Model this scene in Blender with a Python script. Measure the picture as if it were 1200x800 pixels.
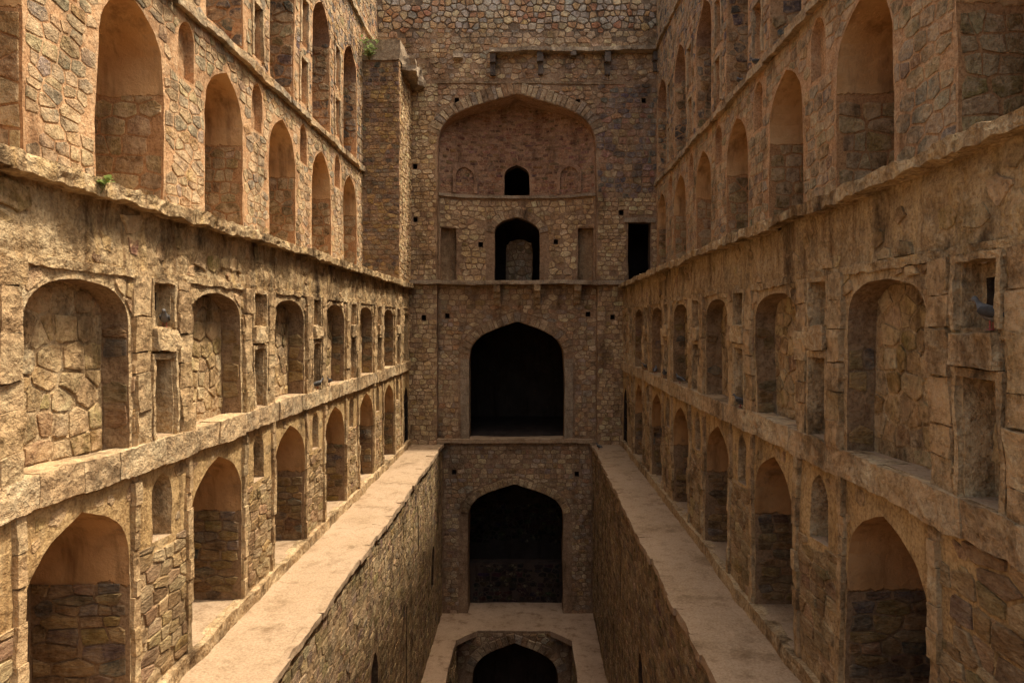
import bpy, math, random
import numpy as np
from mathutils import Vector
from mathutils.geometry import delaunay_2d_cdt

for o in list(bpy.data.objects):
    bpy.data.objects.remove(o)
SC = bpy.context.scene
COL = SC.collection
ZO = 12.35                     # eye height above the lowest visible floor (floor = z 0)

# ------------------------------------------------------------------ camera
cam = bpy.data.cameras.new('camera')
cam.lens = 24.0; cam.sensor_width = 36.0; cam.sensor_fit = 'HORIZONTAL'
cam.shift_x = -0.0175; cam.shift_y = -0.0175
cam.clip_start = 0.05; cam.clip_end = 2000
co = bpy.data.objects.new('camera', cam); COL.objects.link(co)
co.location = (0, 0, ZO); co.rotation_euler = (math.pi/2, 0, 0)
SC.camera = co

# ------------------------------------------------------------------ sky, sun, exposure
SUN = Vector((0.418, 0.07, 1.0)).normalized()         # direction towards the sun
w = bpy.data.worlds.new('World'); SC.world = w; w.use_nodes = True
nt = w.node_tree; nt.nodes.clear()
sky = nt.nodes.new('ShaderNodeTexSky'); sky.sky_type = 'NISHITA'; sky.sun_disc = False
sky.sun_elevation = math.asin(SUN.z); sky.sun_rotation = math.atan2(SUN.x, SUN.y)
sky.dust_density = 7.0; sky.air_density = 1.0; sky.ozone_density = 0.4
mx = nt.nodes.new('ShaderNodeMix'); mx.data_type = 'RGBA'; mx.blend_type = 'MULTIPLY'
mx.inputs[0].default_value = 1.0
mx.inputs[7].default_value = (1.0, 0.95, 0.82, 1)    # dusty, hazy warm air
bg = nt.nodes.new('ShaderNodeBackground'); bg.inputs[1].default_value = 0.15
ow = nt.nodes.new('ShaderNodeOutputWorld')
nt.links.new(sky.outputs[0], mx.inputs[6]); nt.links.new(mx.outputs[2], bg.inputs[0])
nt.links.new(bg.outputs[0], ow.inputs[0])
sl = bpy.data.lights.new('sun', 'SUN'); sl.energy = 2.25; sl.angle = math.radians(2.5)
sl.color = (1.0, 0.92, 0.79)
so = bpy.data.objects.new('sun', sl); COL.objects.link(so)
so.rotation_euler = (-SUN).to_track_quat('-Z', 'Y').to_euler(); so.location = (10, 0, ZO+40)
SC.view_settings.view_transform = 'Standard'; SC.view_settings.look = 'None'
SC.view_settings.gamma = 1.0; SC.view_settings.exposure = 1.26
SC.view_settings.use_curve_mapping = False
SC.cycles.max_bounces = 8; SC.cycles.diffuse_bounces = 7; SC.cycles.glossy_bounces = 1

# ------------------------------------------------------------------ noise
def _h(i, j, k, s):
    n = (i*374761393 + j*668265263 + k*1274126177 + s*974634777) & 0xffffffff
    n = ((n ^ (n >> 13))*1274126177) & 0xffffffff
    n = ((n ^ (n >> 16))*668265263) & 0xffffffff
    return ((n >> 8) & 0xffff)/65535.0
def vnoise(P, s):
    I = np.floor(P).astype(np.int64); F = P-I; F = F*F*(3-2*F)
    i, j, k = I.T; a, b, c = F.T; r = 0
    for di in (0, 1):
        for dj in (0, 1):
            for dk in (0, 1):
                wgt = (a if di else 1-a)*(b if dj else 1-b)*(c if dk else 1-c)
                r = r + wgt*_h(i+di, j+dj, k+dk, s)
    return r*2-1
def fbm(P, freq, octv=2, s=0):
    r = 0; a = 1
    for o in range(octv):
        r = r + a*vnoise(P*freq*(2.03**o)+7.3*o, s+o*17); a *= .5
    return r
def vdisp(P, amp, freq, octv=2, s=0):
    return P + amp*np.stack([fbm(P, freq, octv, s+c*101) for c in range(3)], 1)
def rough(P):                  # the unevenness shared by every masonry surface
    P = vdisp(P, .035, .7, 1, 5)
    return vdisp(P, .010, 3.6, 2, 9)

# ------------------------------------------------------------------ materials
def rgb(h):
    f = lambda c: c/12.92 if c <= .04045 else ((c+.055)/1.055)**2.4
    return tuple(f(int(h[i:i+2], 16)/255) for i in (0, 2, 4))+(1,)
class NB:
    def __init__(s, name):
        s.m = bpy.data.materials.new(name); s.m.use_nodes = True
        s.t = s.m.node_tree; s.t.nodes.clear()
        s.out = s.t.nodes.new('ShaderNodeOutputMaterial')
        s.b = s.t.nodes.new('ShaderNodeBsdfPrincipled')
        s.b.inputs['Specular IOR Level'].default_value = .15
        s.t.links.new(s.b.outputs[0], s.out.inputs[0])
        g = s.t.nodes.new('ShaderNodeNewGeometry'); s.pos = g.outputs['Position']
    def lk(s, a, b): s.t.links.new(a, b)
    def stretch(s, v):
        n = s.t.nodes.new('ShaderNodeMapping'); n.inputs['Scale'].default_value = v
        s.lk(s.pos, n.inputs[0]); return n.outputs[0]
    def noise(s, sc, det=5, rough=.6, vec=None, dist=0):
        n = s.t.nodes.new('ShaderNodeTexNoise'); n.inputs['Scale'].default_value = sc
        n.inputs['Detail'].default_value = det; n.inputs['Roughness'].default_value = rough
        n.inputs['Distortion'].default_value = dist
        s.lk(vec or s.pos, n.inputs['Vector']); return n.outputs[0]
    def vor(s, sc, feat='F1', vec=None):
        n = s.t.nodes.new('ShaderNodeTexVoronoi'); n.feature = feat; n.inputs['Scale'].default_value = sc
        s.lk(vec or s.pos, n.inputs['Vector']); return n.outputs[0]
    def rng(s, v, a, b, c=0., d=1.):
        n = s.t.nodes.new('ShaderNodeMapRange'); n.clamp = True
        for i, x in zip((1, 2, 3, 4), (a, b, c, d)): n.inputs[i].default_value = x
        s.lk(v, n.inputs[0]); return n.outputs[0]
    def mix(s, f, a, b, mode='MIX'):
        n = s.t.nodes.new('ShaderNodeMix'); n.data_type = 'RGBA'; n.blend_type = mode
        for i, x in ((0, f), (6, a), (7, b)):
            if isinstance(x, (int, float, tuple)): n.inputs[i].default_value = x
            else: s.lk(x, n.inputs[i])
        return n.outputs[2]
    def math(s, op, a, b):
        n = s.t.nodes.new('ShaderNodeMath'); n.operation = op
        for i, x in ((0, a), (1, b)):
            if isinstance(x, (int, float)): n.inputs[i].default_value = x
            else: s.lk(x, n.inputs[i])
        return n.outputs[0]
    def bump(s, hgt, dist, strength=1.0, prev=None):
        n = s.t.nodes.new('ShaderNodeBump'); n.inputs['Distance'].default_value = dist
        n.inputs['Strength'].default_value = strength
        s.lk(hgt, n.inputs['Height'])
        if prev is not None: s.lk(prev, n.inputs['Normal'])
        return n.outputs[0]
    def done(s, col, nor=None, ro=.92):
        s.lk(col, s.b.inputs['Base Color']); s.b.inputs['Roughness'].default_value = ro
        if nor is not None: s.lk(nor, s.b.inputs['Normal'])
        return s.m

def grime(n, col, amt):
    g = n.noise(1.0, 5, .7, n.stretch((1.5, 1.5, .6)))
    col = n.mix(n.rng(g, .5, .68, 0, amt), col, rgb('54422f'), 'MULTIPLY')
    return n.mix(n.rng(g, .28, .42, amt*.35, 0), col, rgb('d8c8a4'))
def mat_mortar(name, c1, c2, c3, streak=0., pebble=.5, bumpd=.03, stain=.35, stainc='3c2d20', gr=.5):
    n = NB(name)
    a = n.noise(.9, 4, .65); b = n.noise(5.5, 5, .68); c = n.noise(24, 2, .7)
    col = n.mix(n.rng(a, .35, .65), rgb(c1), rgb(c2))
    col = n.mix(n.rng(b, .45, .72, 0, .75), col, rgb(c3))
    peb = n.rng(n.vor(7.5), .0, .55, 1, 0)
    if streak:
        sv = n.noise(1.0, 3, .6, n.stretch((7, 7, .55)))
        col = n.mix(n.rng(sv, .5, .68, 0, streak), col, rgb('6b4827'))
        sv2 = n.noise(1.0, 3, .6, n.stretch((5, 5, .7)))
        col = n.mix(n.rng(sv2, .54, .7, 0, streak*.8), col, rgb('cba86c'))
    col = n.mix(n.rng(n.noise(1.7, 5, .72), .57, .74, 0, stain), col, rgb(stainc))
    col = n.mix(n.rng(c, .32, .58, .5, .0), col, rgb('7a6048'), 'MULTIPLY')
    col = n.mix(n.rng(b, .3, .44, .35, 0), col, rgb('7a6048'), 'MULTIPLY')
    col = grime(n, col, gr)
    hgt = n.math('ADD', n.math('MULTIPLY', b, 1.6), n.math('MULTIPLY', peb, .5*pebble))
    nr = n.bump(n.math('ADD', hgt, n.math('MULTIPLY', c, .35)), bumpd)
    return n.done(col, nr)

def mat_stone(name, mort, smear=.55, bumpd=.03, flake=(1, 1, 1)):
    n = NB(name)
    at = n.t.nodes.new('ShaderNodeAttribute'); at.attribute_name = 'tint'; base = at.outputs['Color']
    v = n.stretch(flake)
    a = n.noise(3.4, 5, .7, v); c = n.noise(17, 4, .72, v)
    col = n.mix(n.rng(a, .3, .65, .6, .0), base, rgb('8a6a4c'), 'MULTIPLY')
    col = n.mix(n.rng(a, .52, .78, 0, .4), col, rgb('cdb98f'))
    col = n.mix(n.rng(c, .32, .58, .6, 0), col, rgb('6e5440'), 'MULTIPLY')
    sm = n.noise(2.6, 6, .78)
    col = n.mix(n.rng(sm, .46, .6, 0, smear), col, rgb(mort))
    col = grime(n, col, .62)
    chip = n.math('MULTIPLY', n.vor(5.5, 'F1', v), .9)
    nr = n.bump(n.math('ADD', chip, n.math('ADD', n.math('MULTIPLY', a, 2.0), n.math('MULTIPLY', c, 1.1))), bumpd*1.25)
    return n.done(col, nr)

def mat_plaster(name, c1, c2, c3):
    n = NB(name)
    col = n.mix(n.rng(n.noise(1.1, 4, .6), .36, .64), rgb(c1), rgb(c2))
    b = n.noise(3.1, 6, .72)
    col = n.mix(n.rng(b, .52, .72, 0, .6), col, rgb(c3))
    col = n.mix(n.rng(n.noise(30, 2, .7), .35, .7, .25, 0), col, rgb('8a6a50'), 'MULTIPLY')
    col = n.mix(n.rng(n.noise(1.0, 4, .65, n.stretch((3, 3, .5))), .5, .7, 0, .6), col, rgb('5e4632'), 'MULTIPLY')
    return n.done(col, n.bump(b, .03), .88)

def mat_half(name, p1, p2, p3, m1, m2, z0):
    """lime plaster above, bare bedding mortar below an uneven break line"""
    n = NB(name)
    a = n.noise(1.1, 4, .6); b = n.noise(3.1, 6, .72); c = n.noise(24, 2, .7)
    pc = n.mix(n.rng(a, .36, .64), rgb(p1), rgb(p2)); pc = n.mix(n.rng(b, .52, .72, 0, .6), pc, rgb(p3))
    pc = n.mix(n.rng(n.noise(1.0, 4, .65, n.stretch((3, 3, .5))), .5, .7, 0, .6), pc, rgb('6e543c'), 'MULTIPLY')
    mc = n.mix(n.rng(b, .35, .65), rgb(m1), rgb(m2))
    mc = n.mix(n.rng(c, .32, .58, .5, .0), mc, rgb('7a6048'), 'MULTIPLY')
    sx = n.t.nodes.new('ShaderNodeSeparateXYZ'); n.lk(n.pos, sx.inputs[0])
    e = n.math('ADD', sx.outputs[2], n.math('MULTIPLY', n.noise(2.4, 5, .7), .34))
    f = n.rng(e, z0+.155, z0+.18)
    col = n.mix(f, mc, pc)
    col = n.mix(n.rng(n.noise(2.0, 6, .75), .6, .66, 0, .55), col, mc)
    h = n.math('ADD', n.math('MULTIPLY', f, .7), n.math('ADD', b, n.math('MULTIPLY', c, .25)))
    return n.done(col, n.bump(h, .035), .9)

def mat_floor(name, c1, c2, c3):
    n = NB(name)
    col = n.mix(n.rng(n.noise(.8, 4, .65), .35, .65), rgb(c1), rgb(c2))
    b = n.noise(3.7, 6, .72); c = n.noise(26, 3, .75)
    col = n.mix(n.rng(b, .5, .68, 0, .65), col, rgb(c3))
    col = n.mix(n.rng(c, .36, .62, .35, 0), col, rgb('8c7252'), 'MULTIPLY')
    col = n.mix(n.rng(n.noise(1.6, 5, .75), .52, .66, 0, .5), col, rgb('8f7a5e'), 'MULTIPLY')
    nr = n.bump(n.math('ADD', b, n.math('MULTIPLY', c, .2)), .035)
    return n.done(col, nr, .9)

def mat_plain(name, c, ro=.7, var=.3, metal=0.):
    n = NB(name)
    col = n.mix(n.rng(n.noise(22, 5, .65), .35, .7, var, 0), rgb(c), rgb('5a5048'), 'MULTIPLY')
    n.b.inputs['Metallic'].default_value = metal
    return n.done(col, n.bump(n.noise(60, 3), .003), ro)

M = {
 'mort_low': mat_mortar('weathered_lime_mortar', 'bfa47a', 'a88a64', 'd0ba94', 0, .8, .05, .6, gr=.85),
 'mort_frieze': mat_mortar('streaked_frieze_plaster', 'b89e76', '9e825c', 'cab48c', .6, .7, .05, .65, gr=.9),
 'mort_up': mat_mortar('orange_pointing_mortar', 'c69e74', 'b48a62', 'd0b48e', 0, .3, .024, .25),
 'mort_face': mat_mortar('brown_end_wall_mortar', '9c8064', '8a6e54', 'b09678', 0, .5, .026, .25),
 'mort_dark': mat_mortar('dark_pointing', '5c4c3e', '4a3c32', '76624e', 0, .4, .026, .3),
 'mort_brick': mat_mortar('reddish_brick_vault', 'a88668', '907058', 'b2937a', 0, .5, .022, .45),
 'mort_shaft': mat_mortar('shaft_wall_mortar', 'b0946c', '957a58', 'bfa67e', .2, .6, .034, .35),
 'stone': mat_stone('sandstone_rubble', 'c4a47a', .8, .030),
 'stone_up': mat_stone('quartzite_rubble', 'c4a680', .82, .026),
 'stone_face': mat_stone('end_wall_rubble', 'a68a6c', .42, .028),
 'stone_flat': mat_stone('flaky_coursed_stone', 'aa8e6a', .5, .034, (1, 1, 2.6)),
 'stone_shade': mat_stone('shade_dark_rubble', '3c342d', .4, .024),  # rubble with the arch interior's deep shade put into its colour
 'plaster': mat_plaster('orange_lime_plaster', 'd2a884', 'c2936c', 'aa8060'),
 'plaster_low': mat_plaster('soot_tinted_plaster', 'b88a66', 'a27650', '8a6446'),
 'spandrel': mat_mortar('spandrel_plaster', 'c2a474', 'ac8c5e', 'c4a474', .4, .5, .03, .45, gr=.7),
 'ledge': mat_floor('trodden_sandy_ledge', 'b0977a', 'a58c6e', '977f62'),
 'floor': mat_floor('dusty_floor', 'c0a488', 'ae9276', '9c8266'),
 'dark': mat_plaster('shade_dark_chamber', '4c4038', '3c322b', '5a4a3d'),  # base colour darkened to stand in for shade in deep openings
 'mort_top': mat_mortar('brown_rubble_bedding', '7e6a56', '6c5a48', '94806a', 0, .4, .026, .3),
 'slab_dark': mat_mortar('weathered_dark_slab', '655a50', '544a42', '7c7064', 0, .2, .02, .3),
 'mort_jamb': mat_mortar('brown_jamb_bedding', '94795a', '7e644a', 'a68c6a', 0, .5, .03, .4),
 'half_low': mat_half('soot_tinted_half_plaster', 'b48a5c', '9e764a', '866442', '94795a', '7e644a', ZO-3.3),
 'half_up': mat_half('orange_half_plaster', 'cfa878', 'bf9260', 'a68056', 'c09468', 'ab7e54', ZO+4.0),
 'iron': mat_plain('iron', '2a2522', .6, .4, .6),
 'slab': mat_mortar('grey_stone_slab', 'a08e78', '8a7862', 'b5a488', 0, .2, .02, .35),
}

# ------------------------------------------------------------------ camera projection (for choosing the biggest pieces)
def project(P):
    y = np.maximum(P[..., 1], .1)
    return 621+800*P[..., 0]/y, 379-800*P[..., 2]/y
def pix_area(R):               # R (n,m,3) outlines, cam-relative z
    x, y = project(R)
    a = .5*np.abs((x*np.roll(y, -1, 1)-np.roll(x, -1, 1)*y).sum(1))
    cx, cy = x.mean(1), y.mean(1)
    ok = (cx > -10) & (cx < 1210) & (cy > -10) & (cy < 810) & (R[:, :, 1].mean(1) > 1)
    return np.where(ok, a, 0)

# ------------------------------------------------------------------ objects
def mesh_obj(name, V, F, mats, parent=None, midx=None, tint=None, kind=None, smooth=False, zo=True, label=None):
    V = np.asarray(V, float)
    if zo: V = V+np.array((0, 0, ZO))
    ctr = (V.min(0)+V.max(0))/2 if len(V) else np.zeros(3)
    if parent is None: ctr[2] = V[:, 2].min()
    me = bpy.data.meshes.new(name)
    me.from_pydata((V-ctr).tolist(), [], F.tolist() if isinstance(F, np.ndarray) else F)
    for m in (mats if isinstance(mats, (list, tuple)) else [mats]): me.materials.append(M[m])
    if midx is not None: me.polygons.foreach_set('material_index', np.asarray(midx, np.int32))
    if smooth: me.polygons.foreach_set('use_smooth', np.ones(len(me.polygons), bool))
    if tint is not None:
        at = me.attributes.new('tint', 'FLOAT_COLOR', 'POINT')
        at.data.foreach_set('color', np.asarray(tint, np.float32).ravel())
    me.update()
    o = bpy.data.objects.new(name, me); COL.objects.link(o)
    if parent is not None:
        o.parent = parent
        pl = np.array(parent.location); q = parent.parent
        while q is not None:
            pl = pl+np.array(q.location); q = q.parent
        o.location = ctr-pl
    else: o.location = ctr
    if kind: o['kind'] = kind
    if label: o['label'] = label
    return o

class Thing:
    def __init__(s, name, label=None, cat=None, loc=(0, 0, 0), group=None, kind=None):
        s.root = bpy.data.objects.new(name, None); COL.objects.link(s.root)
        s.root.location = (loc[0], loc[1], loc[2]+ZO); s.root.empty_display_size = .3
        if label: s.root['label'] = label
        if cat: s.root['category'] = cat
        if group: s.root['group'] = group
        if kind: s.root['kind'] = kind
        s.st = []
    def part(s, name, V, F, mats, **k):
        return mesh_obj(name, V, F, mats, parent=k.pop('parent', s.root), **k)
    def stones(s, V, F, tints, area, mat): s.st.append((V, F, tints, area, mat))
    def finish(s, limit=300, name='stone'):
        if not s.st: return
        allA = np.concatenate([b[3] for b in s.st])
        if len(allA) > limit: thr = max(np.sort(allA)[-limit], 1.0)
        else: thr = 1.0
        rest = {}
        for V, F, T, A, mat in s.st:
            for i in np.nonzero(A >= thr)[0]:
                t = np.ones((V.shape[1], 4)); t[:, :3] = T[i]
                mesh_obj(name, V[i], F, mat, parent=s.root, tint=t)
            lo = np.nonzero(A < thr)[0]
            if len(lo): rest.setdefault(mat, []).append((V[lo], F, T[lo]))
        for mat, bl in rest.items():
            Vs, Fs, Ts = [], [], []; off = 0
            for V, F, T in bl:
                n, m, _ = V.shape
                Vs.append(V.reshape(-1, 3)); t = np.ones((n, m, 4)); t[:, :, :3] = T[:, None, :]; Ts.append(t.reshape(-1, 4))
                Fa = np.asarray(F); Fs.append((Fa[None]+(np.arange(n)*m)[:, None, None]+off).reshape(-1, 3)); off += n*m
            mesh_obj('small_stones', np.concatenate(Vs), np.concatenate(Fs), mat, parent=s.root,
                     tint=np.concatenate(Ts), kind='stuff')

# ------------------------------------------------------------------ 2-D shapes in wall coordinates
def resample(P, step):
    out = []
    P = np.asarray(P, float)
    for a, b in zip(P, np.roll(P, -1, 0)):
        n = max(1, int(math.ceil(np.hypot(*(b-a))/step)))
        for i in range(n): out.append(a+(b-a)*i/n)
    return np.array(out)
def arch(c, a, zb, zs, za, k1=.6, k2=(.5, .82), n=9):
    t = np.linspace(0, 1, n); r = za-zs
    p = [np.array(q) for q in ((a, zs), (a, zs+k1*r), (k2[0]*a, zs+k2[1]*r), (0, za))]
    C = ((1-t)**3)[:, None]*p[0]+(3*(1-t)**2*t)[:, None]*p[1]+(3*(1-t)*t*t)[:, None]*p[2]+(t**3)[:, None]*p[3]
    R = C+np.array((c, 0)); L = C[::-1]*np.array((-1, 1))+np.array((c, 0))
    return np.vstack([[(c+a, zb)], R, L[1:], [(c-a, zb)]])       # counter-clockwise from bottom right
def niche_shape(c, a, zb, zs, za): return arch(c, a, zb, zs, za, .75, (.55, 1.0))
def rect(u0, u1, v0, v1): return np.array(((u1, v0), (u1, v1), (u0, v1), (u0, v0)), float)
def inside(P, poly):
    x, y = P[:, 0], P[:, 1]; r = np.zeros(len(P), bool)
    A = poly; B = np.roll(poly, -1, 0)
    for (x1, y1), (x2, y2) in zip(A, B):
        if y1 == y2: continue
        r ^= ((y1 > y) != (y2 > y)) & (x < (x2-x1)*(y-y1)/(y2-y1)+x1)
    return r
def nearest(P, poly):
    bd = np.full(len(P), 1e9); bp = P.copy()
    for a, b in zip(poly, np.roll(poly, -1, 0)):
        d = b-a; L = (d*d).sum()
        if L < 1e-12: continue
        t = np.clip(((P-a)@d)/L, 0, 1); q = a+t[:, None]*d
        e = np.hypot(*(P-q).T); m = e < bd
        bd[m] = e[m]; bp[m] = q[m]
    return bd, bp

def tri_sheet(outline, holes, step, rs):
    outline = resample(outline, step); hs = [resample(h, step) for h in holes]
    u0, v0 = outline.min(0); u1, v1 = outline.max(0)
    nu, nv = max(1, int((u1-u0)/step)), max(1, int((v1-v0)/step))
    g = np.stack(np.meshgrid((np.arange(nu)+.5)/nu*(u1-u0)+u0, (np.arange(nv)+.5)/nv*(v1-v0)+v0), -1).reshape(-1, 2)
    g = g+rs.uniform(-.25, .25, g.shape)*step
    keep = inside(g, outline); d, _ = nearest(g, outline); keep &= d > step*.45
    for h in hs:
        lo, hi = h.min(0)-step, h.max(0)+step
        near = np.nonzero(keep & (g > lo).all(1) & (g < hi).all(1))[0]
        if len(near):
            d, _ = nearest(g[near], h); keep[near[(d < step*.45) | inside(g[near], h)]] = False
    pts = [outline]+hs; edges = []; off = 0
    for p in pts:
        n = len(p); edges += [(off+i, off+(i+1) % n) for i in range(n)]; off += n
    allp = np.vstack(pts+[g[keep]])
    r = delaunay_2d_cdt([Vector(p) for p in allp], edges, [], 0, 1e-5)
    V = np.array([(v.x, v.y) for v in r[0]]); F = np.array([f for f in r[2] if len(f) == 3])
    C = V[F].mean(1); ok = inside(C, outline)
    for h in hs:
        lo, hi = h.min(0), h.max(0)
        near = np.nonzero(ok & (C > lo).all(1) & (C < hi).all(1))[0]
        if len(near): ok[near[inside(C[near], h)]] = False
    return V, F[ok]

RS = np.random.RandomState(11)

def sheet(th, name, mp, outline, holes, step, mat, h=0., pieces=None, lump=None, **k):
    V, F = tri_sheet(outline, holes, step, RS)
    hh = h(V[:, 0]) if callable(h) else np.full(len(V), h)
    P = mp(V[:, 0], V[:, 1], hh)
    if lump is not None:
        e = fbm(P, 2.4, 3, 77)*lump(V[:, 0], V[:, 1]); P = mp(V[:, 0], V[:, 1], hh+e)
    P = rough(P)
    mi = None
    if pieces is not None:
        C = V[F].mean(1); mi = pieces(C[:, 0], C[:, 1])
    return th.part(name, P, F, mat, midx=mi, smooth=True, **k)

def recess(th, name, mp, shape, depth, mats, zline=None, step=.16, h0=0., floor=True, back=True, parent=None, label=None):
    """reveal and back of an opening; mats = (below the line, above it, floor, back)"""
    o = resample(shape, step); n = len(o)
    dep = depth(o[:, 0]) if callable(depth) else np.full(n, float(depth))
    m = max(1, int(math.ceil(dep.max()/step)))
    V, F, mi = [], [], []
    for j in range(m+1):
        V.append(mp(o[:, 0], o[:, 1], h0-dep*j/m))
    zb = shape[:, 1].min()
    for j in range(m):
        for i in range(n):
            a, b = i, (i+1) % n
            F.append((j*n+a, j*n+b, (j+1)*n+b, (j+1)*n+a))
            z = (o[a, 1]+o[b, 1])/2
            flr = floor and o[a, 1] < zb+1e-4 and o[b, 1] < zb+1e-4
            mi.append(2 if flr else (1 if zline is not None and z > zline else 0))
    if back:
        B, T = tri_sheet(o, [], step, RS)
        db = depth(B[:, 0]) if callable(depth) else np.full(len(B), float(depth))
        off = n*(m+1); V.append(mp(B[:, 0], B[:, 1], h0-db))
        F += (T+off).tolist()
        zc = B[T].mean(1)[:, 1]
        mi += [1 if (zline is not None and z > zline) else 3 for z in zc]
    return th.part(name, rough(np.vstack(V)), F, list(mats), midx=mi, smooth=False, parent=parent or th.root, label=label)

def rough_box(th, name, mp, u0, u1, v0, v1, h0, h1, mat, amp=.02, freq=3., step=.12, sd=0, parent=None, label=None, wave=None, obj=True, tint=None):
    lo = np.array((u0, v0, h0), float); hi = np.array((u1, v1, h1), float)
    n = np.maximum(1, np.ceil((hi-lo)/step).astype(int)); n = np.minimum(n, 260)
    V, F = [], []; off = 0
    for ax in range(3):
        b, c = (ax+1) % 3, (ax+2) % 3
        for s in (0, 1):
            g = np.stack(np.meshgrid(np.arange(n[b]+1)/n[b], np.arange(n[c]+1)/n[c], indexing='ij'), -1).reshape(-1, 2)
            P = np.empty((len(g), 3)); P[:, ax] = (lo, hi)[s][ax]
            P[:, b] = lo[b]+g[:, 0]*(hi-lo)[b]; P[:, c] = lo[c]+g[:, 1]*(hi-lo)[c]
            V.append(P)
            for i in range(n[b]):
                for j in range(n[c]):
                    q = (off+i*(n[c]+1)+j, off+(i+1)*(n[c]+1)+j, off+(i+1)*(n[c]+1)+j+1, off+i*(n[c]+1)+j+1)
                    F.append(q if s else q[::-1])
            off += len(g)
    P = np.vstack(V)
    W = mp(P[:, 0], P[:, 1], P[:, 2])
    W = vdisp(W, amp, freq, 3, 40+sd)
    W = rough(W)
    # weld the six grids
    key = np.round(W, 5); _, first, inv = np.unique(key, axis=0, return_index=True, return_inverse=True)
    W = W[first]; inv = inv.ravel(); F = [tuple(int(inv[i]) for i in f) for f in F]
    t = None
    if tint is not None:
        t = np.ones((len(W), 4)); t[:, :3] = tint
    return mesh_obj(name, W, F, mat, parent=parent or th.root, label=label, smooth=False, tint=t)

# ------------------------------------------------------------------ rubble
MR = 11
def stone_faces():
    F = []
    for i in range(MR):
        j = (i+1) % MR
        for r in (0, 1):
            a, b, c, d = r*MR+i, r*MR+j, (r+1)*MR+j, (r+1)*MR+i
            F += [(a, b, c), (a, c, d)]
        F.append((2*MR+i, 2*MR+j, 3*MR))
    return np.array(F)
SF = stone_faces()
def pal(*cs): return np.array([rgb(c)[:3] for c in cs])
PAL = {
 'low': pal('c8ae84', 'b99d70', 'd0b78c', 'ae9268', 'c0a276', 'a68a64'),
 'niche': pal('cfb688', 'c2a678', 'b69a6c', 'd6c096', 'ad9268', 'c1aa82'),
 'up': pal('c6b08c', 'b8a27e', 'd0ba94', 'b09c7c', 'ac9c80', 'c2a276', 'bbab8c', 'a69a84'),
 'up3': pal('b69e7c', 'a8947c', '978a7a', 'b89064', '857e76', 'b09a78', '78746e'),
 'jamb': pal('a88a60', '967a56', 'b89a6c', '86745e', 'ad8e64', '857c70'),
 'face': pal('b6a082', 'a68e70', 'c0ac8a', '988268', 'aa8a68', 'a09280'),
 'facedark': pal('857870', '746c68', '967462', '9c7a62', '867a70', 'a48e70', '6a6664'),
 'pil': pal('c4ac86', 'b89e76', 'cdb892', 'ac926e', 'bca684'),
 'top': pal('c6b092', 'bcae9c', 'c89e74', 'b0aaa2', 'd0bc98', 'ba8a6a', 'c0b8aa', 'c8aa80'),
 'brick': pal('9c765c', '8c6a56', 'a8826a', '7e6250', 'a07c66'),
 'tower': pal('a68c6a', '957e62', '857666', 'b09264', '786e64', '9e866a', 'b69866'),
 'shade_dark': pal('3c342d', '332b26', '443a32', '2e2823'),  # stone tints that hold the shade of the lower arch interior
 'shaft': pal('bca27a', 'ab906a', '9d8765', 'c6ae86', '947f66'),
}
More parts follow.
